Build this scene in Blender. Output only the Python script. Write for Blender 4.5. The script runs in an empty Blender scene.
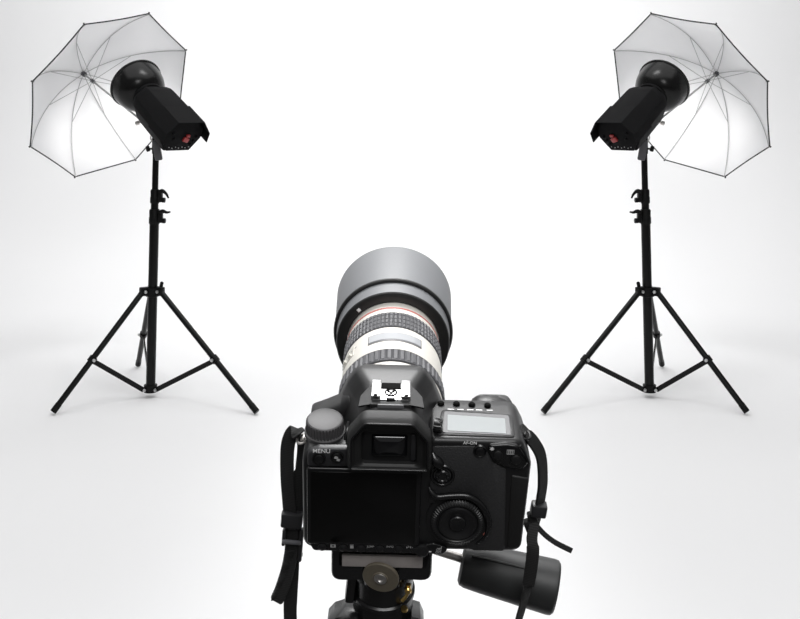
import bpy, bmesh, math, random
from mathutils import Vector, Matrix
random.seed(4)
C = bpy.context.scene.collection
sc = bpy.context.scene
PI = math.pi
R = math.radians

# ---------------------------------------------------------------- camera, world, lights, exposure
cam_d = bpy.data.cameras.new('viewpoint'); cam_d.sensor_width = 36.0; cam_d.lens = 45.0
cam_d.shift_y = -(309.5 - 106.0) / 800.0; cam_d.clip_start = 0.02; cam_d.clip_end = 100
cam = bpy.data.objects.new('viewpoint', cam_d); C.objects.link(cam)
cam.location = (0, 0, 1.16); cam.rotation_euler = (PI / 2, 0, 0)
sc.camera = cam
sc.view_settings.view_transform = 'Standard'; sc.view_settings.look = 'None'
sc.view_settings.gamma = 1.0; sc.view_settings.use_curve_mapping = False
sc.view_settings.exposure = 0.0

w = bpy.data.worlds.new('studio_air'); sc.world = w; w.use_nodes = True
w.node_tree.nodes['Background'].inputs[0].default_value = (1.0, 1.0, 1.0, 1)
w.node_tree.nodes['Background'].inputs[1].default_value = 0.22


def area_light(name, loc, target, sx, sy, power, spread=180, col=(1, 1, 1)):
    d = bpy.data.lights.new(name, 'AREA'); d.shape = 'RECTANGLE'; d.size = sx; d.size_y = sy
    d.energy = power; d.spread = R(spread); d.color = col
    o = bpy.data.objects.new(name, d); C.objects.link(o); o.location = loc
    o.rotation_euler = (Vector(target) - Vector(loc)).to_track_quat('-Z', 'Y').to_euler()
    return o


area_light('overhead_softbox', (0, 3.2, 4.2), (0, 3.6, 0), 7.5, 5.0, 166)
area_light('backdrop_strip', (0, 3.4, 3.6), (0, 6.3, 1.2), 1.2, 0.8, 30, 100)
area_light('camera_top_fill', (0, 1.6, 2.6), (0, 0.85, 0.9), 1.0, 0.8, 8, 80)  # unseen lamp added over the camera to brighten the lens and top surfaces
area_light('front_softbox', (0.4, -1.3, 2.9), (0, 1.2, 0.9), 1.6, 1.2, 32, 140)


area_light('centre_floor_fill', (0, 2.9, 3.7), (0, 2.9, 0), .5, 1.6, 1.5, 18)  # unseen lamp added to whiten the middle of the floor


# ---------------------------------------------------------------- materials
def mat(name, col, rough=0.5, metal=0.0, spec=0.5, noise=0.0, nscale=300.0, bump=0.0, coat=0.0):
    m = bpy.data.materials.new(name); m.use_nodes = True
    nt = m.node_tree; b = nt.nodes['Principled BSDF']
    b.inputs['Base Color'].default_value = (*col, 1); b.inputs['Roughness'].default_value = rough
    b.inputs['Metallic'].default_value = metal; b.inputs['Specular IOR Level'].default_value = spec
    b.inputs['Coat Weight'].default_value = coat
    if noise or bump:
        tc = nt.nodes.new('ShaderNodeTexCoord'); nz = nt.nodes.new('ShaderNodeTexNoise')
        nz.inputs['Scale'].default_value = nscale; nz.inputs['Detail'].default_value = 3
        nt.links.new(tc.outputs['Object'], nz.inputs['Vector'])
        if noise:
            mp = nt.nodes.new('ShaderNodeMapRange')
            mp.inputs['To Min'].default_value = 1 - noise; mp.inputs['To Max'].default_value = 1 + noise
            mx = nt.nodes.new('ShaderNodeVectorMath'); mx.operation = 'SCALE'
            mx.inputs[0].default_value = col
            nt.links.new(nz.outputs['Fac'], mp.inputs['Value']); nt.links.new(mp.outputs[0], mx.inputs['Scale'])
            nt.links.new(mx.outputs[0], b.inputs['Base Color'])
        if bump:
            bp = nt.nodes.new('ShaderNodeBump'); bp.inputs['Strength'].default_value = bump
            bp.inputs['Distance'].default_value = 0.0006
            nt.links.new(nz.outputs['Fac'], bp.inputs['Height']); nt.links.new(bp.outputs[0], b.inputs['Normal'])
    return m


M = {
    'darkfloor': mat('dark_studio_floor', (0.035, 0.034, 0.034), 0.5, noise=0.2, nscale=6),
    'paper': mat('white_backdrop_paper', (0.86, 0.86, 0.865), 0.85, spec=0.2, noise=0.012, nscale=1.3),
    'plastic': mat('black_camera_plastic', (0.007, 0.007, 0.0075), 0.4, noise=0.2, nscale=900, bump=0.12),
    'satin': mat('satin_black_plastic', (0.005, 0.005, 0.0055), 0.27),
    'matte': mat('matt_black_paint', (0.003, 0.003, 0.003), 0.8, spec=.1),
    'rubber': mat('black_rubber', (0.008, 0.008, 0.008), 0.58, noise=0.2, nscale=700, bump=0.15),
    'leather': mat('pebbled_black_grip', (0.024, 0.024, 0.025), 0.5, noise=0.35, nscale=1100, bump=0.8),
    'screen': mat('black_screen_glass', (0.002, 0.002, 0.002), 0.06, spec=0.3),
    'glass': mat('dark_viewfinder_glass', (0.004, 0.004, 0.005), 0.05, coat=0.5),
    'lcd': mat('pale_grey_lcd', (0.24, 0.26, 0.265), 0.3),
    'lcdframe': mat('grey_display_window', (0.12, 0.12, 0.125), 0.25),
    'silver': mat('bright_steel', (0.55, 0.55, 0.55), 0.35, metal=1.0),
    'steel': mat('brushed_steel', (0.55, 0.53, 0.51), 0.4, metal=1.0, noise=0.1, nscale=400),
    'lens': mat('off_white_lens_paint', (0.74, 0.715, 0.66), 0.45, noise=0.04, nscale=200),
    'lensgrip': mat('grey_ribbed_rubber', (0.085, 0.085, 0.092), 0.55),
    'lensgap': mat('lens_dark_seam', (0.02, 0.02, 0.02), 0.5),
    'red': mat('red_paint', (0.55, 0.16, 0.14), 0.4),
    'hood': mat('hood_plastic_glare_grey', (0.19, 0.195, 0.205), 0.5, noise=0.05, nscale=600),  # glare on the black hood painted in as an even grey
    'hoodblack': mat('black_hood_edge', (0.012, 0.012, 0.012), 0.4),
    'white': mat('white_print', (0.8, 0.8, 0.8), 0.5),
    'dim': mat('grey_print', (0.35, 0.35, 0.35), 0.5),
    'orange': mat('reddish_mark', (0.25, 0.08, 0.06), 0.5),
    'web': mat('black_nylon_webbing', (0.012, 0.012, 0.013), 0.75, noise=0.3, nscale=1500, bump=0.4),
    'buckle': mat('dark_grey_buckle', (0.022, 0.022, 0.024), 0.4),
    'bar': mat('grey_buckle_bar', (0.12, 0.12, 0.13), 0.35),
    'stand': mat('black_stand_tube', (0.002, 0.002, 0.002), 0.3, spec=.2),
    'standm': mat('black_stand_casting', (0.003, 0.003, 0.003), 0.45, spec=.15, noise=0.2, nscale=80, bump=0.1),
    'strobe': mat('matt_black_strobe_shell', (0.004, 0.004, 0.0045), 0.7, spec=.1, noise=0.3, nscale=160, bump=0.3),
    'dish': mat('gloss_black_reflector', (0.002, 0.002, 0.002), 0.25, spec=.28),
    'dishin': mat('silver_reflector_lining', (0.75, 0.75, 0.75), 0.35, metal=1.0),
    'knobgrey': mat('grey_lever', (0.06, 0.06, 0.065), 0.5),
    'redlamp': mat('red_rocker_switch', (0.28, 0.025, 0.025), 0.4),
    'brass': mat('brass', (0.62, 0.42, 0.14), 0.28, metal=1.0),
    'disc': mat('brown_grey_dial', (0.125, 0.108, 0.08), 0.5, metal=0.1, noise=0.15, nscale=300),
    'plate': mat('brown_grey_plate', (0.42, 0.385, 0.37), 0.5, metal=0.2, noise=0.1, nscale=300),
    'handle': mat('dark_grey_handle_rubber', (0.020, 0.0208, 0.021), 0.5, noise=0.3, nscale=90, bump=0.1),
    'rib': mat('umbrella_steel_rib', (0.42, 0.42, 0.42), 0.35, metal=0.8),
    'hem': mat('dark_umbrella_piping', (0.03, 0.03, 0.03), 0.7),
    'tube': mat('frosted_flash_tube', (0.9, 0.9, 0.85), 0.4),
}
wm = M['web'].node_tree; wb = wm.nodes['Principled BSDF']
wtc = wm.nodes.new('ShaderNodeTexCoord'); wwv = wm.nodes.new('ShaderNodeTexWave'); wwv.bands_direction = 'Z'
wwv.inputs['Scale'].default_value = 240; wwv.inputs['Distortion'].default_value = .6
wrm = wm.nodes.new('ShaderNodeMapRange'); wrm.inputs['To Min'].default_value = .004; wrm.inputs['To Max'].default_value = .017
wm.links.new(wtc.outputs['Object'], wwv.inputs['Vector']); wm.links.new(wwv.outputs['Fac'], wrm.inputs['Value'])
wm.links.new(wrm.outputs[0], wb.inputs['Base Color'])
# umbrella cloth: white diffusing nylon that lets some light through
mc = bpy.data.materials.new('white_umbrella_nylon'); mc.use_nodes = True
nt = mc.node_tree; nt.nodes.clear()
out = nt.nodes.new('ShaderNodeOutputMaterial'); mixs = nt.nodes.new('ShaderNodeMixShader')
df = nt.nodes.new('ShaderNodeBsdfDiffuse'); tr = nt.nodes.new('ShaderNodeBsdfTranslucent')
df.inputs[0].default_value = (0.86, 0.86, 0.87, 1); tr.inputs[0].default_value = (0.8, 0.8, 0.82, 1)
mixs.inputs[0].default_value = 0.07
tcn = nt.nodes.new('ShaderNodeTexCoord'); wv = nt.nodes.new('ShaderNodeTexNoise'); wv.inputs['Scale'].default_value = 9
bpn = nt.nodes.new('ShaderNodeBump'); bpn.inputs['Strength'].default_value = 0.12; bpn.inputs['Distance'].default_value = 0.02
nt.links.new(tcn.outputs['Object'], wv.inputs['Vector']); nt.links.new(wv.outputs['Fac'], bpn.inputs['Height'])
nt.links.new(bpn.outputs[0], df.inputs['Normal'])
nt.links.new(df.outputs[0], mixs.inputs[1]); nt.links.new(tr.outputs[0], mixs.inputs[2]); nt.links.new(mixs.outputs[0], out.inputs[0])
M['cloth'] = mc


# ---------------------------------------------------------------- mesh helpers
class MB:
    def __init__(self): self.b = bmesh.new()

    def loft(self, rings, cap0=True, cap1=True, closed=True, loop=False):
        b = self.b
        vs = [[b.verts.new(p) for p in r] for r in rings]
        n = len(rings[0])
        pairs = list(zip(vs[:-1], vs[1:]))
        if loop: pairs.append((vs[-1], vs[0]))
        for r0, r1 in pairs:
            for i in range(n if closed else n - 1):
                j = (i + 1) % n
                try: b.faces.new((r0[i], r0[j], r1[j], r1[i]))
                except ValueError: pass
        if closed and not loop:
            if cap0: b.faces.new(vs[0][::-1])
            if cap1: b.faces.new(vs[-1])
        return self

    def box(self, c, s, bev=0.0, rot=None, seg=2):
        g = bmesh.ops.create_cube(self.b, size=1.0)['verts']
        m = Matrix.Translation(c) @ (rot.to_4x4() if rot is not None else Matrix()) @ Matrix.Diagonal((*s, 1))
        bmesh.ops.transform(self.b, matrix=m, verts=g)
        if bev:
            ed = list({e for v in g for e in v.link_edges})
            bmesh.ops.bevel(self.b, geom=ed, offset=bev, segments=seg, affect='EDGES', profile=0.5)
        return self

    def tube(self, pts, r, n=12, cap=True):
        pts = [Vector(p) for p in pts]
        rs = r if isinstance(r, (list, tuple)) else [r] * len(pts)
        rings = []
        t0 = (pts[1] - pts[0]).normalized()
        up = Vector((0, 0, 1)) if abs(t0.z) < 0.9 else Vector((0, 1, 0))
        nrm = t0.cross(up).normalized()
        for i, p in enumerate(pts):
            t = (pts[min(i + 1, len(pts) - 1)] - pts[max(i - 1, 0)]).normalized()
            nrm = (nrm - t * nrm.dot(t)).normalized(); bi = t.cross(nrm)
            rings.append([p + (nrm * math.cos(2 * PI * k / n) + bi * math.sin(2 * PI * k / n)) * rs[i] for k in range(n)])
        return self.loft(rings, cap, cap)

    def strip(self, pts, width, th, wdir):
        """flat webbing along pts; wdir = direction(s) of its width"""
        pts = [Vector(p) for p in pts]; rings = []
        ws = width if isinstance(width, (list, tuple)) else [width] * len(pts)
        for i, p in enumerate(pts):
            t = (pts[min(i + 1, len(pts) - 1)] - pts[max(i - 1, 0)]).normalized()
            d = Vector(wdir[i] if isinstance(wdir, list) else wdir)
            d = (d - t * d.dot(t)).normalized(); n = t.cross(d)
            a = d * ws[i] / 2; c = n * th / 2
            rings.append([p - a - c * .6, p - a * .9 - c, p + a * .9 - c, p + a - c * .6, p + a + c * .6, p + a * .9 + c, p - a * .9 + c, p - a + c * .6])
        return self.loft(rings)

    def lathe(self, prof, o=(0, 0, 0), ax=(0, 1, 0), n=64, mod=None, caps=True):
        """prof = [(t, r)], revolved about the axis ax through o; mod(k) scales the radius of profile points flagged with a third value"""
        ax = Vector(ax).normalized(); o = Vector(o)
        u = ax.cross(Vector((0, 0, 1)) if abs(ax.z) < 0.9 else Vector((1, 0, 0))).normalized(); v = u.cross(ax)
        rings = []
        for p in prof:
            t, r = p[0], p[1]
            ring = []
            for k in range(n):
                rr = r
                if len(p) > 2 and mod: rr = r - p[2] * mod(k)
                an = 2 * PI * k / n
                ring.append(o + ax * t + (u * math.cos(an) + v * math.sin(an)) * max(rr, 1e-5))
            rings.append(ring)
        return self.loft(rings, caps, caps)

    def prism(self, poly, y0, y1, bev=0.0):
        """polygon in XZ extruded along Y, with a chamfered rim on the y0 side"""
        cx = sum(p[0] for p in poly) / len(poly); cz = sum(p[1] for p in poly) / len(poly)
        def ins(d): return offset_poly(poly, d)
        rings = []
        if bev: rings += [[(x, y0, z) for x, z in ins(bev)], [(x, y0 + bev * .4 * (1 if y1 > y0 else -1), z) for x, z in ins(bev * .35)]]
        rings += [[(x, y0 + (bev if y1 > y0 else -bev), z) for x, z in poly], [(x, y1, z) for x, z in poly]]
        return self.loft(rings)

    def obj(self, name, m, parent=None, xf=None, smooth=35, mirror=False, origin=None):
        b = self.b
        if xf is not None: bmesh.ops.transform(b, matrix=xf, verts=b.verts)
        if mirror: bmesh.ops.transform(b, matrix=Matrix.Diagonal((-1, 1, 1, 1)), verts=b.verts)
        if origin is not None: bmesh.ops.translate(b, vec=-Vector(origin), verts=b.verts)
        bmesh.ops.recalc_face_normals(b, faces=b.faces)
        me = bpy.data.meshes.new(name); b.to_mesh(me); b.free()
        me.materials.append(M[m] if isinstance(m, str) else m)
        if smooth:
            for p in me.polygons: p.use_smooth = True
            me.set_sharp_from_angle(angle=R(smooth))
        o = bpy.data.objects.new(name, me); C.objects.link(o)
        if parent: o.parent = parent
        return o


def offset_poly(poly, d):
    n = len(poly); area = sum(poly[i][0] * poly[(i + 1) % n][1] - poly[(i + 1) % n][0] * poly[i][1] for i in range(n))
    s = 1 if area > 0 else -1; out = []
    for i in range(n):
        p0, p1, p2 = Vector(poly[i - 1]), Vector(poly[i]), Vector(poly[(i + 1) % n])
        a, c = (p1 - p0), (p2 - p1)
        if a.length < 1e-9 or c.length < 1e-9: out.append(tuple(p1)); continue
        a.normalize(); c.normalize()
        n1 = Vector((-a.y, a.x)) * s; n2 = Vector((-c.y, c.x)) * s
        m = n1 + n2
        m = m / max(m.length_squared, 0.3) * 2 / 1
        out.append(tuple(p1 + m * d / max(1.0, 1.0)))
    return out


def rounded(corners, k=5):
    """corners [(x, z, r)] -> polygon with rounded corners, k+1 points each"""
    n = len(corners); res = []
    for i in range(n):
        p = Vector(corners[i][:2]); r = corners[i][2]
        a = (Vector(corners[i - 1][:2]) - p); c = (Vector(corners[(i + 1) % n][:2]) - p)
        la, lc = a.length, c.length; a.normalize(); c.normalize()
        ang = a.angle(c); d = min(r / max(math.tan(ang / 2), 1e-3), la * .49, lc * .49)
        s, e = p + a * d, p + c * d
        for q in range(k + 1):
            t = q / k
            res.append(tuple(s * (1 - t) ** 2 + p * 2 * t * (1 - t) + e * t ** 2))
    return res


def rrect(x0, x1, z0, z1, r, k=5):
    return rounded([(x0, z0, r), (x1, z0, r), (x1, z1, r), (x0, z1, r)], k)


def spline(pts, n=6):
    pts = [Vector(p) for p in pts]; out = []
    P = [pts[0] * 2 - pts[1]] + pts + [pts[-1] * 2 - pts[-2]]
    for i in range(1, len(P) - 2):
        for k in range(n):
            t = k / n
            out.append(0.5 * ((2 * P[i]) + (P[i + 1] - P[i - 1]) * t + (2 * P[i - 1] - 5 * P[i] + 4 * P[i + 1] - P[i + 2]) * t * t
                              + (3 * P[i] - P[i - 1] - 3 * P[i + 1] + P[i + 2]) * t ** 3))
    out.append(pts[-1]); return out


def empty(name, loc, label, cat, group=None, rot=None):
    o = bpy.data.objects.new(name, None); C.objects.link(o); o.location = loc
    o.empty_display_size = 0.05
    if rot is not None: o.rotation_euler = rot.to_euler()
    o['label'] = label; o['category'] = cat
    if group: o['group'] = group
    return o


MM = Matrix.Scale(0.001, 4)


def lettering(txt, size, x, y, z, m, parent, rot=0.0):
    """flat print on a rear face of the camera (millimetres)"""
    cu = bpy.data.curves.new('lettering', 'FONT'); cu.body = txt; cu.size = size; cu.align_x = 'CENTER'; cu.align_y = 'CENTER'
    cu.extrude = 0.05; cu.offset = 0.004 * size
    t = bpy.data.objects.new('lettering_source', cu); C.objects.link(t)
    dg = bpy.context.evaluated_depsgraph_get()
    me = bpy.data.meshes.new_from_object(t.evaluated_get(dg))
    bpy.data.objects.remove(t); bpy.data.curves.remove(cu)
    me.transform(MM @ Matrix.Translation((x, y, z)) @ Matrix.Rotation(rot, 4, 'Y') @ Matrix.Rotation(PI / 2, 4, 'X'))
    me.materials.clear(); me.materials.append(M[m])
    me.name = 'lettering'
    o = bpy.data.objects.new('lettering', me); C.objects.link(o); o.parent = parent
    return o


# ---------------------------------------------------------------- setting: seamless white sweep
b = MB(); X = 6.5
b.loft([[(-X, 1.0, 0), (-X, 4.9, 0)], [(X, 1.0, 0), (X, 4.9, 0)]], closed=False)
o = b.obj('floor', 'paper'); o['kind'] = 'structure'
b = MB(); b.loft([[(-X, -4.0, -.003), (-X, 1.1, -.003)], [(X, -4.0, -.003), (X, 1.1, -.003)]], closed=False)
o = b.obj('floor', 'darkfloor'); o['kind'] = 'structure'      # dark studio floor where the white sweep ends, under the photographer
b = MB(); prof = []
for k in range(25):
    a = PI / 2 * k / 24; prof.append((4.9 + 1.4 * math.sin(a), 1.4 - 1.4 * math.cos(a)))
prof.append((6.3, 5.0))
b.loft([[(-X, y, z) for y, z in prof], [(X, y, z) for y, z in prof]], closed=False)
o = b.obj('wall_back', 'paper', smooth=60); o['kind'] = 'structure'

# ---------------------------------------------------------------- the camera (all numbers in millimetres, lens axis = +Y)
P0 = Vector((-0.0071, 0.647, 1.16 - 0.2510))
ROT = Matrix.Rotation(R(-0.4), 3, 'Z') @ Matrix.Rotation(R(17.0), 3, 'X') @ Matrix.Rotation(R(1.5), 3, 'Y')
CAMX = Matrix.Translation(P0) @ ROT.to_4x4() @ MM            # local mm -> world
kam = empty('dslr_camera', P0, 'black digital camera with white telephoto lens, seen from behind on the tripod', 'camera', rot=ROT)


def part(mb, name, m, parent=None, smooth=35):
    return mb.obj(name, m, parent or kam, xf=MM, smooth=smooth)


# body shell
def body_outline(i, tl, tr):
    return rounded([(-56 + i, -45 + i, 9), (88.3 - i, -43.5 + i, 7), (91 - i, 24, 10), (84 - i, tr, 9), (27, tr, 3), (22, tl, 3), (-56.5 + i, tl, 10)], 6)


b = MB()
secs = [(0, 3.2, 27.5, 39.6), (0.8, 1.4, 28.6, 41.0), (2.0, .4, 29.8, 41.8), (4, 0, 30.6, 42), (8.5, 0, 31, 41.8), (42, 0, 31, 39.2), (50, 0.4, 30, 38), (53, 1.5, 28.5, 36), (55, 4, 26, 33)]
b.loft([[(x, y, z) for x, z in body_outline(i, tl, tr)] for y, i, tl, tr in secs])
body = part(b, 'body', 'plastic')

# right hand grip in front of the body with the shutter button arch
b = MB()
go = rrect(58, 87, -42, 24, 8)
b.loft([[(x, 52, z) for x, z in go], [(x, 76, z) for x, z in go], [(x, 82, z) for x, z in offset_poly(go, 1.5)], [(x, 85, z) for x, z in offset_poly(go, 5)]])
grip = part(b, 'hand_grip', 'leather')
b = MB()
arch = [(56, 27), (57, 30.5), (60, 33), (66, 34), (74, 33), (80, 30), (84, 26), (84, 20), (56, 20)]
b.loft([[(x, y, z + d) for x, z in arch] for y, d in ((44, -3), (50, 0), (56, 1.5), (62, 1), (70, -4), (78, -14))])
sh = part(b, 'shutter_housing', 'plastic', smooth=60)
b = MB(); b.lathe([(-7, 7.2), (-6, 8), (6, 8, .6), (7, 7.2)], (69, 54, 25), (1, 0, 0), 60, mod=lambda k: k % 2)
part(b, 'front_dial', 'rubber', smooth=20)
b = MB(); b.lathe([(0, 6), (2, 6), (3, 4.5), (2.6, 0.1)], (68, 66, 26.5), (0, .25, 1), 32)
part(b, 'shutter_button', 'satin', sh)

# prism and flash housing above the lens
def prism_sec(y, cx, hb, ht, zt, zb=26):
    return [(x, y, z) for x, z in rounded([(cx - hb, zb, 2), (cx + hb, zb, 2), (cx + ht + 7, (zb + zt) / 2 + 6, 16), (cx + ht, zt, 12), (cx - ht, zt, 12), (cx - ht - 7, (zb + zt) / 2 + 6, 16)], 6)]


b = MB()
b.loft([prism_sec(-1, 0, 26, 13, 50), prism_sec(2, 0, 28, 14, 54), prism_sec(8, 0, 31, 14, 58.2), prism_sec(24, -.5, 33, 14, 59.2), prism_sec(36, -1, 35, 17, 60.2),
        prism_sec(48, -1, 38, 22, 61.0), prism_sec(56, -1, 39, 23, 60), prism_sec(62, -1, 38, 21, 57), prism_sec(66, -1, 35, 18, 52), prism_sec(68, -1, 30, 12, 46)])
prism = part(b, 'prism_housing', 'plastic', smooth=50)
b = MB()
ls = rounded([(-55, 20, 1), (-26, 20, 1), (-26, 48, 3), (-34, 40.5, 5), (-44, 35.5, 6), (-54.5, 31, 4)], 4)
b.loft([[(x, y, z - d) for x, z in ls] for y, d in ((34.5, 6), (37, 1.5), (41, 0), (52, 0), (55, 2), (57, 6))])
part(b, 'left_shoulder', 'plastic', smooth=50)
# black pads flanking the shoe
for s in (-1, 1):
    b = MB(); poly = [(s * 12 - .5, 33), (s * 12 - .5, 10), (s * 21, 10), (s * 20, 22), (s * 16, 30)]
    b.loft([[(x, y, 57.0 if abs(x) > 14 else 59.4) for x, y in poly], [(x, y, 58.2 if abs(x) > 14 else 60.2) for x, y in poly]])
    part(b, 'shoe_surround', 'satin', smooth=30)

# hot shoe
b = MB(); b.box((-.4, 22, 58.2), (26, 25, 4.0), .8)
part(b, 'shoe_block', 'rubber')
b = MB(); b.box((-.4, 23.5, 60.4), (25, 19, .8), .2)
for s in (-1, 1):
    b.box((-.4 + s * 11.9, 23.5, 61.6), (1.3, 19, 3.2), .3)
    b.box((-.4 + s * 9.6, 23.5, 62.9), (5.6, 19, 1.0), .3)
shoe = part(b, 'hot_shoe', 'silver', smooth=30)
b = MB(); b.box((-.4, 29.6, 60.9), (12.8, 6.4, .9), .2); b.box((-.4, 14.6, 60.6), (5.4, 2.6, 1.2), .3)
b.box((-10.3, 15.2, 63.1), (2.6, 2.2, .9), .2); b.box((9.5, 15.2, 63.1), (2.6, 2.2, .9), .2)
part(b, 'shoe_inset', 'matte', shoe)
b = MB()
b.lathe([(0, 4.1), (.5, 4.1), (.5, 3.2), (0, 3.2)], (-.4, 22.3, 60.8), (0, 0, 1), 32, caps=False)
for dx, dy in ((-1.5, .9), (1.5, .9), (-1.3, -3.6), (1.3, -3.6), (0, -.9)):
    b.lathe([(0, .95), (.5, .95), (.7, .6)], (-.4 + dx, 22.3 + dy, 60.8), (0, 0, 1), 12)
part(b, 'shoe_contact', 'matte', shoe)
b = MB(); b.box((-.4, 9.3, 57.2), (17, 1.6, 6.5), .5)
part(b, 'shoe_rear_cover', 'lcdframe')

# eyecup
def yring(poly, y): return [(x, y, z) for x, z in poly]
eo = rounded([(-27, 21.5, 4), (27, 21.5, 4), (26, 47, 9), (15, 60, 7), (-17, 60, 7), (-27, 47, 9)], 6)
eo = [(x - .3, z + 1.5) for x, z in eo]
ei = rounded([(-18, 26, 2.5), (17, 26, 2.5), (17, 40, 2), (16, 49.5, 3), (-18, 49.5, 3), (-18.5, 40, 2)], 6)
b = MB()
e1 = offset_poly(eo, 1.2); e3 = offset_poly(eo, 3.6)
emid = [((a[0] * .45 + c[0] * .55), (a[1] * .45 + c[1] * .55)) for a, c in zip(eo, ei)]
b.loft([yring(eo, 1), yring(eo, -6), yring(e1, -9), yring(offset_poly(eo, 2.4), -10), yring(e3, -9.3), yring(emid, -5.6),
        yring([(x * 1.04, 38 + (z - 38) * 1.06) for x, z in ei], -5.0), yring(ei, -4.2), yring(ei, 1.4)], cap0=False, cap1=False)
cup = part(b, 'eyecup', 'rubber', smooth=40)
b = MB(); bead = [Vector((x, -9.9, z)) for x, z in offset_poly(eo, 2.6)]; b.tube(bead + bead[:2], .75, 8, cap=False); part(b, 'eyecup_bead', 'satin', cup, 60)
b = MB(); b.loft([yring(ei, 1.2), yring(ei, .6)])
part(b, 'eyecup_backing', 'satin', cup)
b = MB(); gl = rrect(-12, 11, 29.5, 45.5, 1.5)
b.loft([yring(gl, .8), yring(gl, -.6)] + [[(-.5 + (x + .5) * math.cos(q), -.6 - 4.2 * math.sin(q), 37.5 + (z - 37.5) * math.cos(q)) for x, z in gl] for q in (.25, .5, .75, 1.0, 1.25, 1.5)] + [yring([(-.5 + (x + .5) * .01, 37.5 + (z - 37.5) * .01) for x, z in gl], -4.81)])
part(b, 'viewfinder_glass', 'glass', cup, 80)
b = MB(); b.prism(rrect(13.2, 16.2, 27.5, 46.5, .8), -2.6, 1, .3)
part(b, 'eyecup_slot', 'buckle', cup)
b = MB(); b.lathe([(0, 4.6), (-3, 4.8, .5), (-5, 4.4, .5), (-5.6, 3.2)], (27.6, 10, 46), (-1, .1, .1), 32, mod=lambda k: k % 2)
part(b, 'diopter_knob', 'satin')

# mode dial
b = MB(); nd = 144
b.lathe([(0, 13.4), (2.2, 13.4), (2.6, 12.4, 0), (3.0, 12.6, .7), (9.4, 12.4, .7), (10.2, 11.8), (10.6, 11), (10.2, 9.5), (9.7, 5), (9.6, .05)],
        (-43.2, 21, 30.2), (0, -.04, 1), nd, mod=lambda k: 1 if k % 4 < 2 else 0)
dial = part(b, 'mode_dial', mat('worn_grey_dial', (0.055, 0.053, 0.055), 0.5, noise=.1, nscale=500), smooth=28)
b = MB(); b.tube(spline([(-29.5, 9, 33), (-28.2, 13, 38), (-27.6, 18, 41)]), 1.1, 8)
part(b, 'dial_index_ridge', 'satin')
# menu plate with two buttons
b = MB(); b.prism(rounded([(-52.6, 20.4, 2), (-26.6, 21.2, 1), (-26.6, 34.2, 1.5), (-45.5, 34, 6), (-52.6, 30.5, 5)], 5), -1.4, 3, .8)
mp = part(b, 'menu_plate', 'buckle')
for x, z in ((-45.2, 26.6), (-33.7, 28.2)):
    b = MB(); b.lathe([(0, 4.5), (-.7, 4.5), (-.7, 3.7), (-.2, 3.5), (-1.2, 3.1), (-1.8, 1.8), (-1.9, .05)], (x, -1.4, z), (0, 1, 0), 28)
    part(b, 'button', 'satin', mp)
lettering('MENU', 4.1, -43.6, -1.75, 32.3, 'white', mp)
b = MB(); b.box((-34.2, -3.35, 28.9), (2.2, .1, 1.7), 0, Matrix.Rotation(R(20), 3, 'Y')); b.box((-32.8, -3.35, 27.3), (2.0, .1, 1.7), 0, Matrix.Rotation(R(20), 3, 'Y'))
part(b, 'button_mark', 'dim', mp)

# rear screen
b = MB(); b.prism(rrect(-53, 20.6, -38.6, 20.2, 2), -2.6, 2, .9)
scr = part(b, 'rear_screen', 'satin')
b = MB(); b.prism(rrect(-50.5, 17.5, -36.6, 17.6, 1), -2.75, -2, .1)
part(b, 'screen_glass', 'screen', scr)
# bottom button row
b = MB(); b.prism(rounded([(-49, -44.6, 3), (26, -45.2, 2), (37, -45.2, 4), (40, -40, 3), (30, -36.6, 2), (22, -38.9, .8), (-51.5, -38.9, 1.5)], 5), -1.6, 3, .7)
row = part(b, 'button_strip', 'satin')
for x, z in ((-43.2, -41.4), (-29.4, -41.6), (-17.6, -41.8), (-5.4, -41.6), (7, -41.5)):
    b = MB(); b.lathe([(0, 2.7), (-.6, 2.6), (-1.1, 1.7), (-1.2, .05)], (x, -1.6, z), (0, 1, 0), 20)
    part(b, 'button', 'plastic', row)


def mark(rects, m='dim', parent=row, y=-1.75):
    bb = MB()
    for x, z, sx, sz in rects: bb.box((x, y, z), (sx, .12, sz))
    return part(bb, 'button_mark', m, parent, smooth=0)


mark([(-37.4, -40.2, .5, 2.2), (-34.4, -40.2, .5, 2.2), (-35.9, -39.2, 3, .4), (-35.9, -41.2, 3, .4), (-36.9, -40.2, .9, 1.1), (-34.9, -40.2, .9, 1.1)])
mark([(-23.6, -39.0, 2.8, .4), (-23.6, -40.7, 2.2, 2.2)])
mark([(14.2 + k * 1.2 - 1.6, -40.0 + dz, .7, 1.2) for k, dz in enumerate((0, .7, .2, -.4))])
lettering('JUMP', 2.1, -11.3, -1.7, -40.1, 'dim', row)
lettering('INFO', 2.1, 1.5, -1.7, -39.8, 'dim', row)
# power lever
b = MB(); b.lathe([(0, 4.6), (-1.4, 4.6), (-2, 3.6), (-2.1, .05)], (22.5, -1.2, -42), (0, 1, 0), 28); b.box((19, -2.4, -40.4), (7, 1.6, 2), .5, Matrix.Rotation(R(-12), 3, 'Y'))
part(b, 'power_lever', 'plastic', row)
mark([(27.3, -42.9, 2.8, .8)], 'white'); mark([(35.2, -39.4, .5, 2.0), (34.0, -40.2, 2.4, .5)])
lettering('ON', 2.2, 33.6, -1.8, -41.3, 'dim', row)
lettering('OFF', 2.2, 33.4, -1.8, -43.2, 'dim', row)

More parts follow.
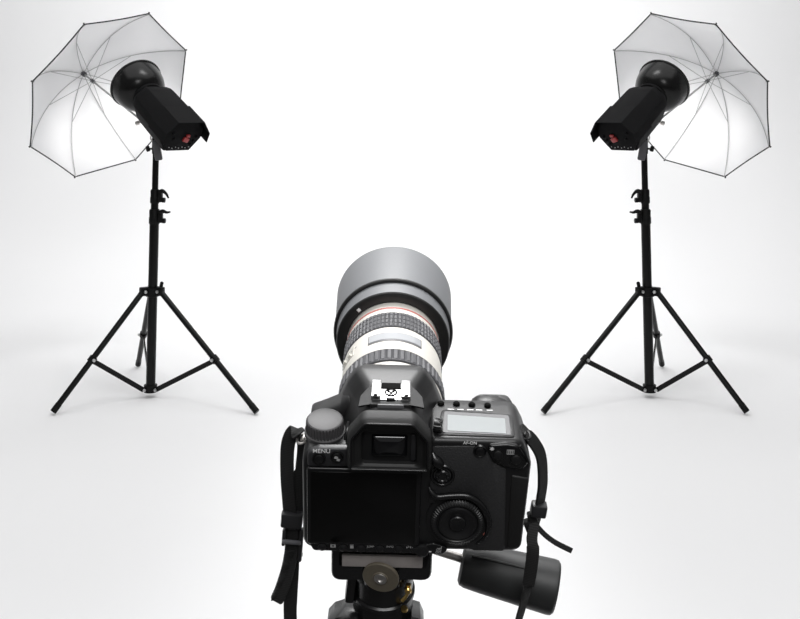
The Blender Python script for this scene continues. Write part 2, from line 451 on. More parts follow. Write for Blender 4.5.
# right rear: pebbled thumb panel
b = MB(); b.prism(rounded([(26, -6, 2), (27, 37, 2), (58, 38.2, 2), (62.5, 33, 3), (66, 26, 3), (74.5, 21.5, 2), (76.8, -42, 2), (57, -42.2, 2), (52, -40, 3), (52, -6, 1)], 4), -0.7, 3, .4)
thumb = part(b, 'thumb_panel', 'leather')
b = MB(); b.prism(rounded([(78.6, -40.5, 3), (87.2, -39, 4), (89.6, 15, 3), (78.2, 17, 1.5)], 5), -0.9, 14, .8)
part(b, 'card_door', 'rubber')
# swooping ridge around the wheel
rid = spline([(25.5, -1.5, 7.5), (27.2, -2.6, 4.2), (31, -3.0, 1.0), (39, -2.6, 1.6), (49.5, -2.6, 1.9), (56.5, -2.9, -1.4), (61.6, -2.9, -7.6), (64.8, -2.2, -15.5), (65.4, -1.6, -24), (63.2, -1.2, -31), (58, -.8, -36.5)], 6)
b = MB(); b.tube(rid, [.6 + 1.5 * min(1, k / 8, (len(rid) - 1 - k) / 14) for k in range(len(rid))], 12)
part(b, 'wheel_ridge', 'satin', smooth=60)
b = MB(); b.lathe([(2, 20.4), (-.9, 20.4), (-1.3, 19.6), (-1.3, .05)], (45, 0, -18), (0, 1, 0), 64)
part(b, 'wheel_recess', 'plastic')
b = MB(); n = 56 * 4
b.lathe([(0, 17.4), (-1.5, 17.4, .5), (-2.6, 16.6, .8), (-3.4, 15.4, .8), (-3.4, 13.8), (-2.3, 12.9), (-2.3, 12.5), (-3.7, 12.0), (-3.9, 11.3), (-3.2, 9.6), (-2.4, 7.4), (-2.2, 6.6), (-1.9, .05)], (44.8, -1.3, -18.4), (0, 1, 0), n, mod=lambda k: 1 if k % 4 < 2 else 0)
wheel = part(b, 'control_wheel', 'plastic', smooth=30)
b = MB(); b.lathe([(0, 5.6), (-1.2, 5.6), (-1.8, 5.0), (-1.8, 4.2), (-1.2, 2.6), (-1.0, .05)], (44.8, -3.2, -18.4), (0, 1, 0), 40)
part(b, 'set_button', 'satin', wheel)
# little red marks by the wheel
b = MB(); b.lathe([(0, 1.2), (-.3, 1.1), (-.4, .05)], (64.6, -.9, -24.0), (0, 1, 0), 14); b.lathe([(0, 1.4), (-.3, 1.3), (-.4, .05)], (63.4, -.9, -28.6), (0, 1, 0), 14)
part(b, 'access_lamp', 'orange')
# multi controller
b = MB(); b.lathe([(1, 8), (-1.0, 8), (-1.7, 7.4), (-1.8, 6.6), (-1.0, 5.8), (-.6, 5.4)], (34.0, 0, 15.8), (0, 1, 0), 40, caps=False)
b.lathe([(1, 8), (-.5, 7.9), (-.6, .05)], (34.0, 0, 15.8), (0, 1, 0), 40)
b.lathe([(0, 4.6), (-2.2, 4.6), (-3, 4.0), (-3, 2.9), (-2.5, 2.4), (-2.4, .05)], (34.0, 0, 15.8), (0, 1, 0), 36)
joy = part(b, 'multi_controller', 'satin')
b = MB()
for k in range(8):
    a = k * PI / 4; b.lathe([(0, .55), (-.5, .4), (-.6, .05)], (34 + 3.5 * math.cos(a), -2.9, 15.8 + 3.5 * math.sin(a)), (0, 1, 0), 8)
part(b, 'controller_nub', 'buckle', joy)
# thumb rest curve by the eyecup
tr_ = spline([(27, -1, 33), (28.5, -2.2, 29), (31.5, -2.6, 25.5), (33, -1.5, 21)], 6)
b = MB(); b.tube(tr_, [1.2 + 2.4 * math.sin(PI * k / (len(tr_) - 1)) for k in range(len(tr_))], 12)
part(b, 'corner_ridge', 'satin', smooth=60)
# focus button and the black button block
b = MB(); b.lathe([(1, 4.4), (-.8, 4.4), (-1.4, 3.8), (-.9, 3.2), (-1.8, 2.8), (-2.4, 1.6), (-2.5, .05)], (57.2, -.6, 35.0), (0, 1, 0), 28)
part(b, 'focus_button', 'satin')
lettering('AF-ON', 2.9, 50.6, -.75, 40.3, 'white', kam)
b = MB(); b.prism(rounded([(62, 36, 2), (65, 29.5, 5), (72, 24, 4), (85, 22, 5), (88.8, 27.5, 5), (81, 40, 5), (74, 41, 4), (63, 40, 2)], 5), -2.2, 5, 1.2)
blk = part(b, 'button_block', 'satin')
for x, z, r in ((68.6, 33.0, 3.3), (80.2, 29.8, 3.6)):
    b = MB(); b.lathe([(1, r + .8), (-.5, r + .8), (-.3, r), (-1.2, r - .4), (-1.7, r * .5), (-1.8, .05)], (x, -2.0, z), (0, 1, 0), 26)
    part(b, 'button', 'plastic', blk)
b = MB()
for k in range(3): b.box((64.6, -2.3, 37.6), (.5, .2, 2.6), 0, Matrix.Rotation(k * PI / 3, 3, 'Y'))
part(b, 'star_mark', 'white', blk, 0)
b = MB()
b.box((76.4, -2.3, 37.0), (4.4, .2, .4)); b.box((76.4, -2.3, 34.0), (4.4, .2, .4)); b.box((74.2, -2.3, 35.5), (.4, .2, 3.4)); b.box((78.6, -2.3, 35.5), (.4, .2, 3.4))
for dx in (-1.1, 0, 1.1):
    for dz in (-.8, .1, .9): b.box((76.4 + dx, -2.3, 35.5 + dz), (.75, .2, .6))
part(b, 'grid_mark', 'dim', blk, 0)
b = MB(); b.tube(spline([(82.2, -1.6, 40), (86, -2.0, 34), (88.6, -2, 27.5)]), .9, 8)
part(b, 'block_edge', 'satin')

# top display
b = MB()
to = rounded([(29.5, 4.4, 2), (79.5, 3.6, 3), (81, 31, 4), (34, 36, 4)], 5)
def tz(y, d=0): return 42.1 - .0755 * (y - 5) + d
b.loft([[(x, y, tz(y, -1)) for x, y in to], [(x, y, tz(y, .2)) for x, y in to], [(x, y, tz(y, .6)) for x, y in offset_poly(to, .6)]])
td = part(b, 'top_display', 'plastic')
b = MB(); tg = rounded([(33.5, 6.4, 1.5), (77, 5.2, 1.5), (78, 29.5, 2), (35.5, 32.5, 2)], 5)
b.loft([[(x, y, tz(y, .3)) for x, y in tg], [(x, y, tz(y, .9)) for x, y in tg]]); part(b, 'display_window', 'lcdframe', td)
b = MB(); tl = rounded([(36.6, 8.4, .6), (74.0, 6.6, .6), (75.2, 24.8, .6), (37.4, 28, .6)], 3)
b.loft([[(x, y, tz(y, .6)) for x, y in tl], [(x, y, tz(y, 1.1)) for x, y in tl]]); part(b, 'display_glass', 'lcd', td)
for x, y in ((33.5, 43), (44, 43), (54.5, 42.6), (65, 42)):
    b = MB(); b.lathe([(0, 2.4), (1.4, 2.3), (2.2, 1.5), (2.3, .05)], (x, y, 39), (0, 0, 1), 18)
    part(b, 'top_button', 'matte')
b = MB()
for x in (40, 46.5, 53, 59, 66): b.box((x, 36.6, 39.75), (4.2, .9, .14))
part(b, 'button_mark', 'white', td, 0)
# strap lugs
for x, z, s in ((-57.5, 25.5, -1), (87.5, 33, 1)):
    b = MB(); pts = [(x + s * 3.0 * math.cos(a) * 1.0 + s, 20 + 5 * math.sin(a), z) for a in [2 * PI * k / 20 for k in range(21)]]
    b.tube(pts, .9, 8, cap=False); b.box((x, 20, z), (3, 5, 4), .8)
    part(b, 'strap_lug', 'steel' if s < 0 else 'satin')

# lens
b = MB()
b.lathe([(52, 33), (56, 35), (70, 36.5), (90, 37.5), (97, 38.2), (97.5, 37.4), (113.2, 37.4), (114, 38.6), (116, 38.9), (144, 38.6), (146.5, 38.2), (147, 37.2), (169.5, 37.2), (170, 38), (179, 38), (181, 37.8), (196, 37.5), (230, 37.5), (231, 33), (226, 31), (226, .05)], n=96)
lens = part(b, 'lens', 'lens', smooth=25)
lens['label'] = 'off-white telephoto lens barrel'
b = MB(); T = 52
b.lathe([(97.6, 37.6), (98.2, 39.3), (99, 39.5), (99.4, 39.9, 1.1), (111.6, 39.9, 1.1), (112, 39.5), (113, 39.3), (113.4, 37.6)], n=T * 4, mod=lambda k: 1 if k % 4 == 0 else 0, caps=False)
part(b, 'zoom_ring', 'lensgrip', lens, 20)
b = MB(); T = 72
b.lathe([(147, 37.4), (147.4, 38.8), (148.2, 39.3, .8), (152, 39.3, .8), (152.3, 38.7), (152.9, 38.7), (153.2, 39.3, .8), (158, 39.3, .8), (158.3, 38.7), (158.9, 38.7), (159.2, 39.3, .8), (164, 39.3, .8), (164.3, 38.7), (164.9, 38.7), (165.2, 39.3, .8), (168.6, 39.3, .8), (169.2, 38.7), (169.6, 37.4)], n=T * 4, mod=lambda k: 1 if k % 4 == 0 else 0, caps=False)
part(b, 'focus_ring', 'lensgrip', lens, 20)
b = MB(); b.lathe([(176.6, 37.9), (176.8, 38.25), (178.6, 38.25), (178.8, 37.9)], n=96, caps=False)
part(b, 'red_ring', 'red', lens)


def on_barrel(y0, y1, a0, a1, r, th, n=16):
    """curved plate on the barrel between two angles (degrees from the top, + = right)"""
    rings = []
    for k in range(n + 1):
        a = R(a0 + (a1 - a0) * k / n); s, c = math.sin(a), math.cos(a)
        rings.append([(r * s, y0, r * c), (r * s, y1, r * c), ((r + th) * s, y1 - .2, (r + th) * c), ((r + th) * s, y0 + .2, (r + th) * c)])
    return rings


b = MB(); b.loft(on_barrel(125, 137.5, -29, 34, 38.4, .7)); win = part(b, 'distance_window', 'lcdframe', lens)
b = MB(); b.loft(on_barrel(127.4, 136.8, -28, 33, 39.0, .3)); part(b, 'window_glass', mat('pale_scale_window', (.42, .43, .45), .12), lens)
b = MB(); b.loft(on_barrel(126, 139, -72, -50, 38.4, .8, 8)); b.loft(on_barrel(128, 131, -58, -54, 39.2, 1.6, 3)); b.loft(on_barrel(128, 131, -68, -64, 39.2, 1.6, 3))
part(b, 'switch_panel', mat('pale_switch_panel', (.6, .58, .53), .45), lens)
b = MB()
for a in (-62, -55, -48): b.loft(on_barrel(133.5, 134.4, a, a + 3, 39.25, .15, 3))
part(b, 'switch_mark', 'dim', lens)
# hood
b = MB()
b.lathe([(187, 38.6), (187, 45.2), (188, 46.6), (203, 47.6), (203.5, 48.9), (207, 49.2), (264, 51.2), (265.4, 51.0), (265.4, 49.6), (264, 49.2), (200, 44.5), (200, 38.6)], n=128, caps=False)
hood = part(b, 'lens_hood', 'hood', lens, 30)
hood['label'] = 'cylindrical lens hood, glare painted in as grey, with black rear edge'
b = MB(); b.lathe([(188.5, 38.0), (186.6, 38.4), (186.4, 45.2), (186.9, 46.2), (188.2, 46.9), (188.6, 44)], n=128, caps=False)
part(b, 'hood_rear_rim', 'hoodblack', lens, 30)
b = MB(); b.lathe([(203.2, 46), (202.8, 48.3), (203.2, 49.6), (204.4, 50.3), (206.0, 50.3), (206.6, 49.7), (206, 46)], n=128, caps=False)
part(b, 'hood_ridge', 'hoodblack', lens, 30)
b = MB(); b.box((-41.8 * math.sin(R(43)), 186.2, 41.8 * math.cos(R(43))), (2.8, .5, 2.8), .1, Matrix.Rotation(R(-43), 3, 'Y'))
part(b, 'hood_mark', 'white', lens)

# ---------------------------------------------------------------- neck strap (two ends hang from the lugs)
so = Vector((-60, 20, 26))
strap_loc = CAMX @ so
stp = empty('camera_strap', strap_loc, 'black woven neck strap hanging down both sides of the camera', 'strap', rot=ROT)
SX = MM @ Matrix.Translation(-so)


def spart(mb, name, m, parent=None, smooth=35): return mb.obj(name, m, parent or stp, xf=SX, smooth=smooth)


wd = (1, -.25, -.05)
b = MB(); b.strip(spline([(-60.0, 19, 29.5), (-63.0, 22, 30.2), (-66.2, 22, 25.4), (-68.2, 22, 15), (-68.4, 22, -8), (-66.8, 22, -36), (-65.6, 22, -56), (-67.2, 20, -73), (-71.2, 18, -90), (-75.6, 17, -102)], 6), 9.4, 1.5, wd)
w1 = spart(b, 'webbing', 'web')
b = MB(); b.strip(spline([(-75.6, 17, -102), (-76.3, 17, -104)], 2), [9.4, 9.0, 7.4], 1.9, wd); spart(b, 'webbing_tip', 'buckle')
b = MB(); b.strip(spline([(-60, 21, 28), (-59.6, 26, 14), (-61.2, 26, -6), (-62.0, 26, -28), (-63.4, 25.5, -44), (-65.2, 25, -62), (-66.0, 25, -84), (-67.2, 25, -107), (-67.8, 26, -126), (-66.6, 30, -175), (-62, 40, -215)], 6), [5] * 12 + [7.5] * 6 + [9.6] * 43, 1.5, wd)
spart(b, 'webbing', 'web')
b = MB(); rt = Matrix.Rotation(R(4), 3, 'Y')
b.box((-65.4, 20.6, -38.6), (14.6, 6, 11), 1.2, rt)
spart(b, 'slider', 'buckle')
b = MB()
b.box((-59.6, 21, -59.5), (3.0, 5, 26), 1.2, rt); b.box((-71.0, 20.6, -53), (2.4, 4, 13), .9, rt); 
b.box((-64.2, 22, -46.2), (11, 3, 2.6), .8, rt); b.box((-62.6, 24.4, -70.5), (8, 3, 3), .9, rt)
bk = spart(b, 'buckle', 'buckle')
b = MB(); b.box((-65.5, 18.2, -55.2), (13, 2.4, 2.6), .7, rt); spart(b, 'buckle_bar', 'bar', bk)
# webbing weave ribs
b = MB()
for k in range(34):
    z = -63.5 - k * 1.18; x = -66.2 - max(0, (-70 - z)) * .28 - max(0, (z + 70)) * -.12
    b.box((x, 19.3 - (k * .05) if z > -78 else 17.6 - (k - 12) * .05 + .6, z), (9.6, .7, .5), .0, Matrix.Rotation(R(13), 3, 'Z'))
o = spart(b, 'weave_rib', 'web', w1, 0); o['kind'] = 'stuff'
# right end
b = MB(); b.strip(spline([(84.5, 22, 36.5), (88.5, 21, 33.2), (95, 22, 25.6), (100.6, 23, 13.6), (103, 24, -6), (102.7, 25, -20), (101.8, 26, -33), (99.8, 27, -46)], 6), [7] * 7 + [8.6] * 36, 2.2, [(.25, 1, 0)] * 8 + [(.8, .7, 0)] * 35)
spart(b, 'webbing', 'web')
b = MB(); b.strip(spline([(86.5, 24, 36), (91, 24, 31), (97, 26, 24), (101.5, 27, 13), (104.2, 27, -6), (103.6, 28, -22)], 6), 6, 1.8, (.4, 1, 0))
spart(b, 'webbing', 'web')
b = MB(); b.box((101.8, 24.5, -28.6), (10.6, 8, 9.4), 1.4, Matrix.Rotation(R(6), 3, 'Y')); spart(b, 'slider', 'buckle')
b = MB(); b.box((98.2, 25.5, -36.5), (6, 5, 9), 1.2, Matrix.Rotation(R(-20), 3, 'Y')); b.box((96.6, 26, -44), (6.2, 5, 12), 1.6, Matrix.Rotation(R(-22), 3, 'Y')); spart(b, 'buckle', 'web')
b = MB(); b.strip(spline([(99.6, 24, -38), (97.6, 18, -47), (98.3, 14, -55), (97.1, 13.5, -78), (94.7, 13.5, -95), (92.2, 14, -111), (89, 18, -140), (78, 40, -205)], 6), [7] * 4 + [7.4] * 6 + [8.6] * 8 + [8.4] * 6 + [7.6] * 6 + [7] * 13, 1.4, [(1, -.3, 0)] * 20 + [(.8, .6, 0)] * 23)
spart(b, 'webbing', 'web')
b = MB(); b.strip(spline([(99.6, 25, -40.5), (107, 24, -48.6), (115.4, 24, -55.4), (126.6, 24, -61.6)], 6), 3.6, 1.3, (-.4, .3, 1))
spart(b, 'loose_end', 'web')

# ---------------------------------------------------------------- tripod carrying the camera
foot0 = CAMX @ Vector((0, 28, -47)); foot0 = Vector((foot0.x, foot0.y, 0))
tri = empty('tripod', foot0, 'black tripod with dark panning handle under the camera', 'tripod')


def tpart(mb, name, m, parent=None, smooth=35): return mb.obj(name, m, parent or tri, xf=CAMX, smooth=smooth, origin=foot0)


b = MB(); b.box((-3.4, 24, -49.2), (53, 34, 4.6), 1.0); b.box((-3.4, 23, -58.8), (54.2, 34.5, 9.2), .8)
tpart(b, 'quick_release_plate', 'plate')
# clamp: tray with two rounded cheeks
cl = rounded([(-37.6, -46.5, 1), (-37.6, -77, 7), (-15, -76, 3), (-15, -82, 3), (9, -82, 3), (9, -75, 3), (30, -75.5, 7), (30, -46, 1), (25.5, -46.5, .8), (25.5, -63.5, 1), (-31.5, -63.5, 1), (-31.5, -46.5, .8)], 4)
b = MB(); b.loft([[(x, 7.5, z) for x, z in offset_poly(cl, .9)], [(x, 8.6, z) for x, z in cl], [(x, 50, z) for x, z in cl]])
clamp = tpart(b, 'head_clamp', 'satin')
b = MB()
b.lathe([(0, 12.4), (-1.6, 12.4), (-2.0, 12), (-2.1, 5.4), (-2.6, 5.0), (-2.8, 3.4), (-2.2, 3.0), (-2.2, 1.4), (-1.8, .05)], (-4.0, 5.0, -69.5), (.17, .95, .10), 48)
dd = tpart(b, 'tension_dial', 'disc')
b = MB(); b.lathe([(-2.0, 4.6), (-3.0, 4.3), (-3.2, 2.2), (-2.4, 1.6), (-2.4, .05)], (-4.0, 5.0, -69.5), (.17, .95, .10), 32); tpart(b, 'dial_hub', 'steel', dd)
b = MB()
b.lathe([(-76, 21.5), (-80, 23), (-86, 23), (-87, 21.5), (-103, 21), (-104, 22.5), (-107, 22.5), (-108, 21), (-140, 22)], (-2.5, 33, 0), (0, 0, 1), 56)
tpart(b, 'head_neck', 'satin')
b = MB(); b.box((-24.5, 28, -92), (7, 14, 34), 2, Matrix.Rotation(R(5), 3, 'Y')); tpart(b, 'lock_bracket', 'satin')
b = MB(); b.tube(spline([(14.6, 13, -83), (15.2, 12, -86.5), (13.5, 11, -91), (10.6, 10, -94.5)]), [2.0, 2.1, 1.8] + [1.3] * 16, 10); b.lathe([(0, 2.4), (3, 2.4), (4, 1.5)], (14.4, 12.5, -86), (0.1, -1, .1), 16)
b.lathe([(-1, 2.4), (1, 2.4)], (12.5, 13, -104), (0, 0, 1), 20)
tpart(b, 'brass_lever', 'brass')
b = MB()
sh_o = [(-44, -140), (-41.5, -114), (-37, -108), (-29, -104.5), (-20, -104), (-16, -109), (12, -110), (18, -104), (24, -106), (27, -114), (28, -140)]
b.loft([[(x * .94 - .5, 16, z - 15) for x, z in sh_o], [(x, 20, z - 13) for x, z in sh_o], [(x, 40, z - 17) for x, z in sh_o], [(x * .9, 50, z - 27) for x, z in sh_o]])
tpart(b, 'head_base', 'satin', smooth=40)
# panning handle
hd = Vector((69, -12, -9.6)).normalized()
b = MB(); b.lathe([(-3, 12), (-1.5, 14.5), (2, 15.6), (10, 16.2), (36, 17.4), (62, 18.6), (65, 18.2), (66.5, 16.6), (67, .05)], (56, 48, -96), hd, 48)
hnd = tpart(b, 'panning_handle', 'handle')
b = MB(); b.tube([(5, 46, -75), (34, 47.5, -84.5), (60, 48, -93.5)], [2.8, 2.8, 3.2], 14); tpart(b, 'handle_rod', 'steel', hnd)
b = MB(); b.tube([(60, 40.6, -82.3), (80, 36.8, -84.3), (99, 33.2, -86.3)], [1.0, 1.1, .8], 8); tpart(b, 'handle_groove', 'rubber', hnd)
# column and legs (plumb, below the frame)
bx = CAMX @ Vector((-3, 33, -128))
b = MB(); b.tube([(bx.x, bx.y, bx.z + .005), (bx.x, bx.y, 0.30)], .016, 20)
b.obj('centre_column', 'stand', tri, origin=foot0)
b = MB(); b.lathe([(0, .03), (.05, .034), (.075, .03), (.085, .02)], (bx.x, bx.y, .60), (0, 0, 1), 24); b.obj('leg_crown', 'standm', tri, origin=foot0)
for a in (90, 210, 330):
    d = Vector((math.cos(R(a)), math.sin(R(a)), 0)); p = Vector((bx.x, bx.y, .63)) + d * .035; q = Vector((bx.x, bx.y, .012)) + d * .36
    b = MB(); b.tube([p, p.lerp(q, .5), p.lerp(q, .5), q], [.014, .014, .011, .011], 16); b.obj('leg', 'stand', tri, origin=foot0)

# ---------------------------------------------------------------- studio light stands, strobes and umbrellas (metres)
def axis_frame(az, el):
    a = Vector((math.sin(az) * math.cos(el), math.cos(az) * math.cos(el), math.sin(el)))
    r = a.cross(Vector((0, 0, 1))).normalized()
    return a, r, r.cross(a)


def light_set(mir, side, other):
    sgn = -1 if mir else 1
    def mx(v): return Vector((v[0] * sgn, v[1], v[2]))
    # --- stand
    base = Vector((-0.994, 3.984, 0))
    root = empty('light_stand', mx(base), 'black three-legged light stand holding the strobe on the %s' % side, 'light stand', 'light stands either side of the camera')
    def sp(mb, name, m, parent=None, smooth=40): return mb.obj(name, m, parent or root, mirror=mir, origin=mx(base), smooth=smooth)
    lo = Vector((-.994, 3.984, .022)); hi = Vector((-.971, 3.984, 1.045))
    def at(z): return lo.lerp(hi, (z - lo.z) / (hi.z - lo.z))
    b = MB(); b.tube([at(.022), at(.70)], .0185, 24); sp(b, 'lower_tube', 'stand')
    b = MB(); b.tube([at(.68), at(.80)], .0150, 20); sp(b, 'middle_tube', 'stand')
    b = MB(); b.tube([at(.78), at(1.03)], .0125, 20); sp(b, 'upper_tube', 'stand')
    for z0, z1, r, curl in ((.690, .749, .0215, 0), (.772, .828, .0185, 1)):
        b = MB(); b.tube([at(z0), at(z0 + .004), at((z0 + z1) / 2 - .004), at((z0 + z1) / 2), at(z1 - .006), at(z1)], [r * .9, r, r, r * .93, r * .97, r * .85], 24)
        c = at((z0 + z1) / 2); b.box((c.x + r + .004, c.y - .002, c.z), (.016, .026, z1 - z0 - .01), .003)
        col = sp(b, 'clamp_collar', 'standm')
        b = MB(); x0 = c.x + r + .006; zt = z1 - .008
        if curl: pts = [(x0 - .004, c.y - .014, zt), (x0 + .012, c.y - .018, zt + .002), (x0 + .026, c.y - .018, zt - .010), (x0 + .034, c.y - .018, zt - .026)]
        else: pts = [(x0 - .004, c.y - .014, zt - .002), (x0 + .012, c.y - .018, zt + .001), (x0 + .026, c.y - .018, zt - .003), (x0 + .040, c.y - .018, zt - .001)]
        b.tube(spline(pts), [.007, .0075, .008, .0085, .009, .0085, .008, .0075, .007, .006, .006, .0055, .005, .005, .0045, .004, .004, .0035, .003], 10); sp(b, 'lever', 'standm', col)
        b = MB(); b.lathe([(0, .006), (.012, .006), (.013, .010), (.024, .010), (.025, .008)], (x0 - .006, c.y - .008, z0 + .014), (1, -.1, 0), 16); sp(b, 'knob', 'standm', col)
    hub = at(.425)
    feet = [Vector((-1.303, 3.754, .011)), Vector((-.537, 3.754, .011)), Vector((-1.164, 4.444, .011))]
    b = MB(); b.lathe([(-.022, .027), (-.02, .030), (.012, .030), (.014, .026)], hub, (0, 0, 1), 32)
    for f in feet:
        d = (f - hub); d.z = 0; d.normalize(); p = hub + d * .036
        b.box(p, (.034, .026, .034), .004, Matrix.Rotation(math.atan2(d.y, d.x), 3, 'Z'))
    hb = sp(b, 'leg_crown', 'standm')
    b = MB(); b.box(hub + Vector((.036, -.012, .018)), (.014, .012, .040), .005, Matrix.Rotation(R(12), 3, 'Y')); sp(b, 'crown_lever', 'standm', hb)
    bot = at(.034)
    b = MB(); b.lathe([(-.014, .02), (-.012, .026), (.016, .026), (.018, .02)], bot, (0, 0, 1), 28); bb = sp(b, 'lower_bracket', 'standm')
    for f in feet:
        d = (f - hub); d.z = 0; d.normalize(); t = Vector((-d.y, d.x, 0))
        top = hub + d * .046 + Vector((0, 0, -.006))
        b = MB(); b.tube([top, top.lerp(f, .985), f], [.0112, .0112, .0108], 18)
        ax = (f - top).normalized()
        leg = sp(b, 'leg', 'stand')
        b = MB(); b.tube([f - ax * .035, f - ax * .001], .0122, 18); sp(b, 'rubber_foot', 'standm', leg)
        j = top.lerp(f, .57)
        b = MB(); b.tube([j - ax * .012, j + ax * .012], .0155, 18); sp(b, 'brace_clip', 'standm', leg)
        d2 = (f - bot); d2.z = 0; d2.normalize(); p0 = bot + d2 * .03
        b = MB(); b.strip([p0, j + Vector((0, 0, -.004))], .019, .006, Vector((0, 0, 1))); br = sp(b, 'brace', 'stand')
        tt = t if t.y < 0 else -t
        for q, of, own in ((p0, .006, br), (j, .016, br), (hub + d * .036, .0135, leg)):
            b = MB(); b.lathe([(0, .006), (.006, .006), (.0075, .004)], q + tt * of, tt, 12); sp(b, 'bolt', 'silver', own)
    # --- tilt bracket at the top, part of the stand
    top = at(1.03)
    b = MB(); b.tube([top + Vector((0, 0, -.06)), top + Vector((0, 0, .0)), top + Vector((.002, -.004, .022))], [.0165, .0165, .014], 18)
    tb = sp(b, 'tilt_bracket', 'standm')
    b = MB(); p = Vector((-.960, 3.955, .985)); b.box(p, (.030, .016, .082), .006, Matrix.Rotation(R(-10), 3, 'Y')); sp(b, 'tilt_handle', 'knobgrey', tb)
    b = MB(); kx = Vector((-1.002, 3.975, .990)); b.tube([kx + Vector((.03, .006, 0)), kx], .004, 10); b.lathe([(-.008, .008), (-.006, .0115), (.006, .0115), (.008, .008)], kx, (1, .3, .3), 16); sp(b, 'tilt_knob', 'standm', tb)
    b = MB(); b.tube([Vector((-.978, 3.962, 1.035)) + Vector((.011 * math.cos(a), .002, .015 * math.sin(a))) for a in [2 * PI * k / 16 for k in range(17)]], .0028, 8); sp(b, 'wire_ring', 'steel', tb)

    # --- strobe
    a, r, u = axis_frame(-.776, .543)
    pc = Vector((-.842, 3.86, 1.044)); L = .27
    Fr = Matrix(((r.x, a.x, u.x), (r.y, a.y, u.y), (r.z, a.z, u.z)))       # local: x=r, y=along axis, z=u
    XF = Matrix.Translation(pc) @ Fr.to_4x4()
    sroot = empty('studio_strobe', mx(pc), 'black studio flash head with round dish reflector aimed into the %s umbrella' % side, 'studio light', 'studio flash heads on the stands')
    def st(mb, name, m, parent=None, smooth=30): return mb.obj(name, m, parent or sroot, xf=XF, mirror=mir, origin=mx(pc), smooth=smooth)
    hexa = rounded([(-.056, -.072, .006), (.056, -.072, .006), (.094, -.008, .008), (.094, .030, .008), (.056, .078, .008), (-.056, .078, .008), (-.094, .030, .008), (-.094, -.008, .008)], 3)
    def ring(s, y, dz=0): return [(x * s, y, z * s + dz) for x, z in hexa]
    b = MB(); b.loft([ring(.93, .006), ring(.985, .010), ring(1, .02), ring(.97, L - .05), ring(.95, L - .03), ring(.86, L - .008), ring(.7, L)])
    hs = st(b, 'housing', 'strobe')
    # visor: the top shell runs on past the control panel
    vis = [(.098, -.010), (.098, .031), (.058, .082), (-.058, .082), (-.098, .031), (-.098, -.010)]
    vin = [(x * .965, z * .965) for x, z in vis]
    def vr(y, k=1.0): return [(x * k, y, z * k) for x, z in vis] + [(x * k, y, z * k) for x, z in vin[::-1]]
    b = MB(); b.loft([vr(-.034), vr(.09, .995)]); st(b, 'visor', 'strobe')
    b = MB(); b.loft([ring(.9, .008), ring(.9, -.002), ring(.86, -.004)]); pn = st(b, 'control_panel', 'strobe')
    b = MB(); b.box((.016, -.009, -.012), (.026, .010, .020), .003, Matrix.Rotation(R(20), 3, 'Y')); b.box((.021, -.010, .006), (.016, .010, .012), .003); st(b, 'power_switch', 'redlamp', pn)
    b = MB()
    for k in range(7): b.box((-.045 + k * .0145, -.0055, -.047 - (.004 if k % 2 else 0)), (.004, .003, .004), .001)
    st(b, 'indicator', 'dim', pn)
    b = MB()
    for xx, zz in ((.055, -.02), (.063, -.002), (-.035, -.01), (-.045, .015), (.045, -.035)): b.lathe([(0, .006), (-.006, .0055), (-.008, .003)], (xx, -.003, zz), (0, 1, 0), 12)
    st(b, 'knob', 'strobe', pn)
    b = MB(); b.lathe([(L - .02, .058), (L + .006, .062), (L + .012, .058), (L + .014, .064), (L + .026, .064), (L + .028, .05)], n=48); st(b, 'neck', 'strobe')
    # reflector dish
    b = MB()
    pr = [(L + .020, .045), (L + .028, .062), (L + .040, .078), (L + .058, .092), (L + .080, .100), (L + .105, .105), (L + .126, .107), (L + .128, .111), (L + .134, .112), (L + .137, .109)]
    b.lathe(pr + [(t - .002, q - .004) for t, q in pr[::-1][1:]], n=72, caps=False)
    dish = st(b, 'reflector', 'dish', smooth=50)
    b = MB(); b.lathe([(t + .0005, q - .0046) for t, q in pr[::-1][2:]], n=72, caps=False); st(b, 'reflector_lining', 'dishin', dish)
    b = MB(); b.tube([(.022 * math.cos(t), L + .050, .022 * math.sin(t)) for t in [2 * PI * k / 24 for k in range(25)]], .005, 8, cap=False); b.lathe([(L + .02, .03), (L + .05, .026), (L + .052, .01)], n=24); st(b, 'flash_tube', 'tube', dish)
    b = MB(); b.box((.0, .13, -.082), (.035, .07, .026), .004); b.lathe([(-.02, .012), (.02, .012)], (0, .13, -.094), (1, 0, 0), 16); st(b, 'mounting_foot', 'standm')
    d = bpy.data.lights.new('flash_light', 'SPOT'); d.spot_size = R(120); d.spot_blend = 1.0; d.shadow_soft_size = .05; d.energy = FLASH; d.color = (1, .99, .97)
    lo_ = bpy.data.objects.new('flash_light', d); C.objects.link(lo_)
    lp = pc + a * (L + .110); lo_.location = mx(lp); aim = Vector((-1.15, 4.28, 1.05)) - lp; lo_.rotation_euler = mx(aim).to_track_quat('-Z', 'Y').to_euler()

    # --- umbrella
    a, r, u = axis_frame(-.9038, .4612)
    c = Vector((-1.2209, 4.23, 1.2013)); Rr, D, ph0 = .3897, .2275, -.1581 + PI
    uroot = empty('reflector_umbrella', mx(c), 'open white photo umbrella with dark piping behind the %s flash head' % side, 'umbrella', 'photo umbrellas on the stands')
    def up(mb, name, m, parent=None, smooth=60): return mb.obj(name, m, parent or uroot, mirror=mir, origin=mx(c), smooth=smooth)
    def rim(k): 
        an = ph0 + k * PI / 4
        return (r * math.cos(an) + u * math.sin(an))
    THM = R(40)
    def ribp(k, s, inset=0.0):
        # s = 0 at the hub, 1 at the rim; a rib bends like a quarter of a flat ellipse
        th = s * THM
        rad = math.sin(th) / math.sin(THM); dep = (math.cos(th) - math.cos(THM)) / (1 - math.cos(THM))
        return c + a * (D * dep - inset) + rim(k) * (Rr * rad - inset * .3)
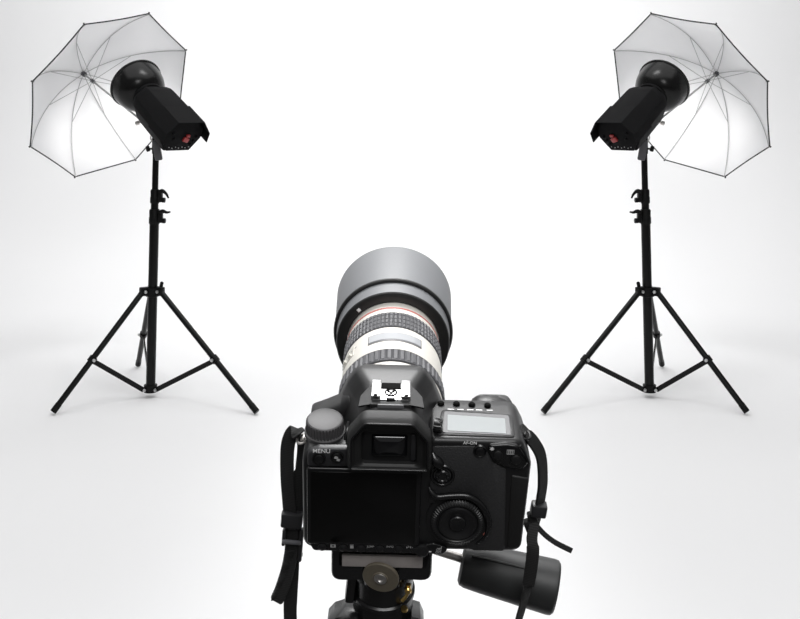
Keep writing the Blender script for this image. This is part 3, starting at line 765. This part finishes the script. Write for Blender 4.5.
    NS = 14
    for k in range(8):
        b = MB(); rows = []
        for i in range(NS + 1):
            s = max(i / NS, .02); p, q = ribp(k, s), ribp(k + 1, s); rows.append([])
            for j in range(9):
                t = j / 8; m_ = p.lerp(q, t)
                # cloth stretched straight between ribs, sagging a little inward
                sag = math.sin(PI * t) * (.004 * s)
                m_ = m_ - a * sag * (1 if s < .9 else 1) + (c + a * (D * .2) - m_).normalized() * (.003 * s * s * math.sin(PI * t))
                rows[-1].append(m_)
        b.loft(rows, closed=False)
        pan = up(b, 'panel', 'cloth')
        b = MB(); edge = rows[-1]; b.tube(edge, .0028, 8); up(b, 'hem', 'hem', pan)
        # folded hem band inside the edge
        b = MB(); b.loft([[e - a * .002 for e in edge], [e.lerp(f_, .75) - a * .003 for e, f_ in zip(edge, rows[-2])]], closed=False); up(b, 'hem_fold', 'cloth', pan)
    for k in range(8):
        b = MB(); b.tube([ribp(k, max(i / 16, .03), .006) for i in range(17)], .0016, 8); rb = up(b, 'rib', 'rib')
        b = MB(); run = c + a * (D * .66); b.tube([run + rim(k) * .008, ribp(k, .50, .008)], .0014, 8); up(b, 'stretcher', 'rib', rb)
        b = MB(); e = ribp(k, 1, .0); b.tube([e - rim(k) * .004, e + rim(k) * .006], .0035, 10); up(b, 'rib_tip', 'hem', rb)
    b = MB(); b.tube([c + a * (D + .02), c - a * .285], .0042, 12); sh_ = up(b, 'shaft', 'rib')
    b = MB(); b.tube([c + a * (D - .014), c + a * (D + .004)], .011, 20); up(b, 'hub', 'knobgrey', sh_)
    b = MB(); b.tube([c + a * (D * .66 - .012), c + a * (D * .66 + .008)], .008, 20); up(b, 'runner', 'knobgrey', sh_)
    b = MB(); q = c - a * .235; b.lathe([(-.03, .003), (-.028, .009), (-.016, .009), (-.015, .0045), (.012, .0045), (.013, .010), (.034, .010)], q + Vector((0, -.006, 0)), (.93, -.2, .3), 14); up(b, 'clamp_screw', 'steel', sh_)


FLASH = 7.5
light_set(False, 'left', 'right')
light_set(True, 'right', 'left')
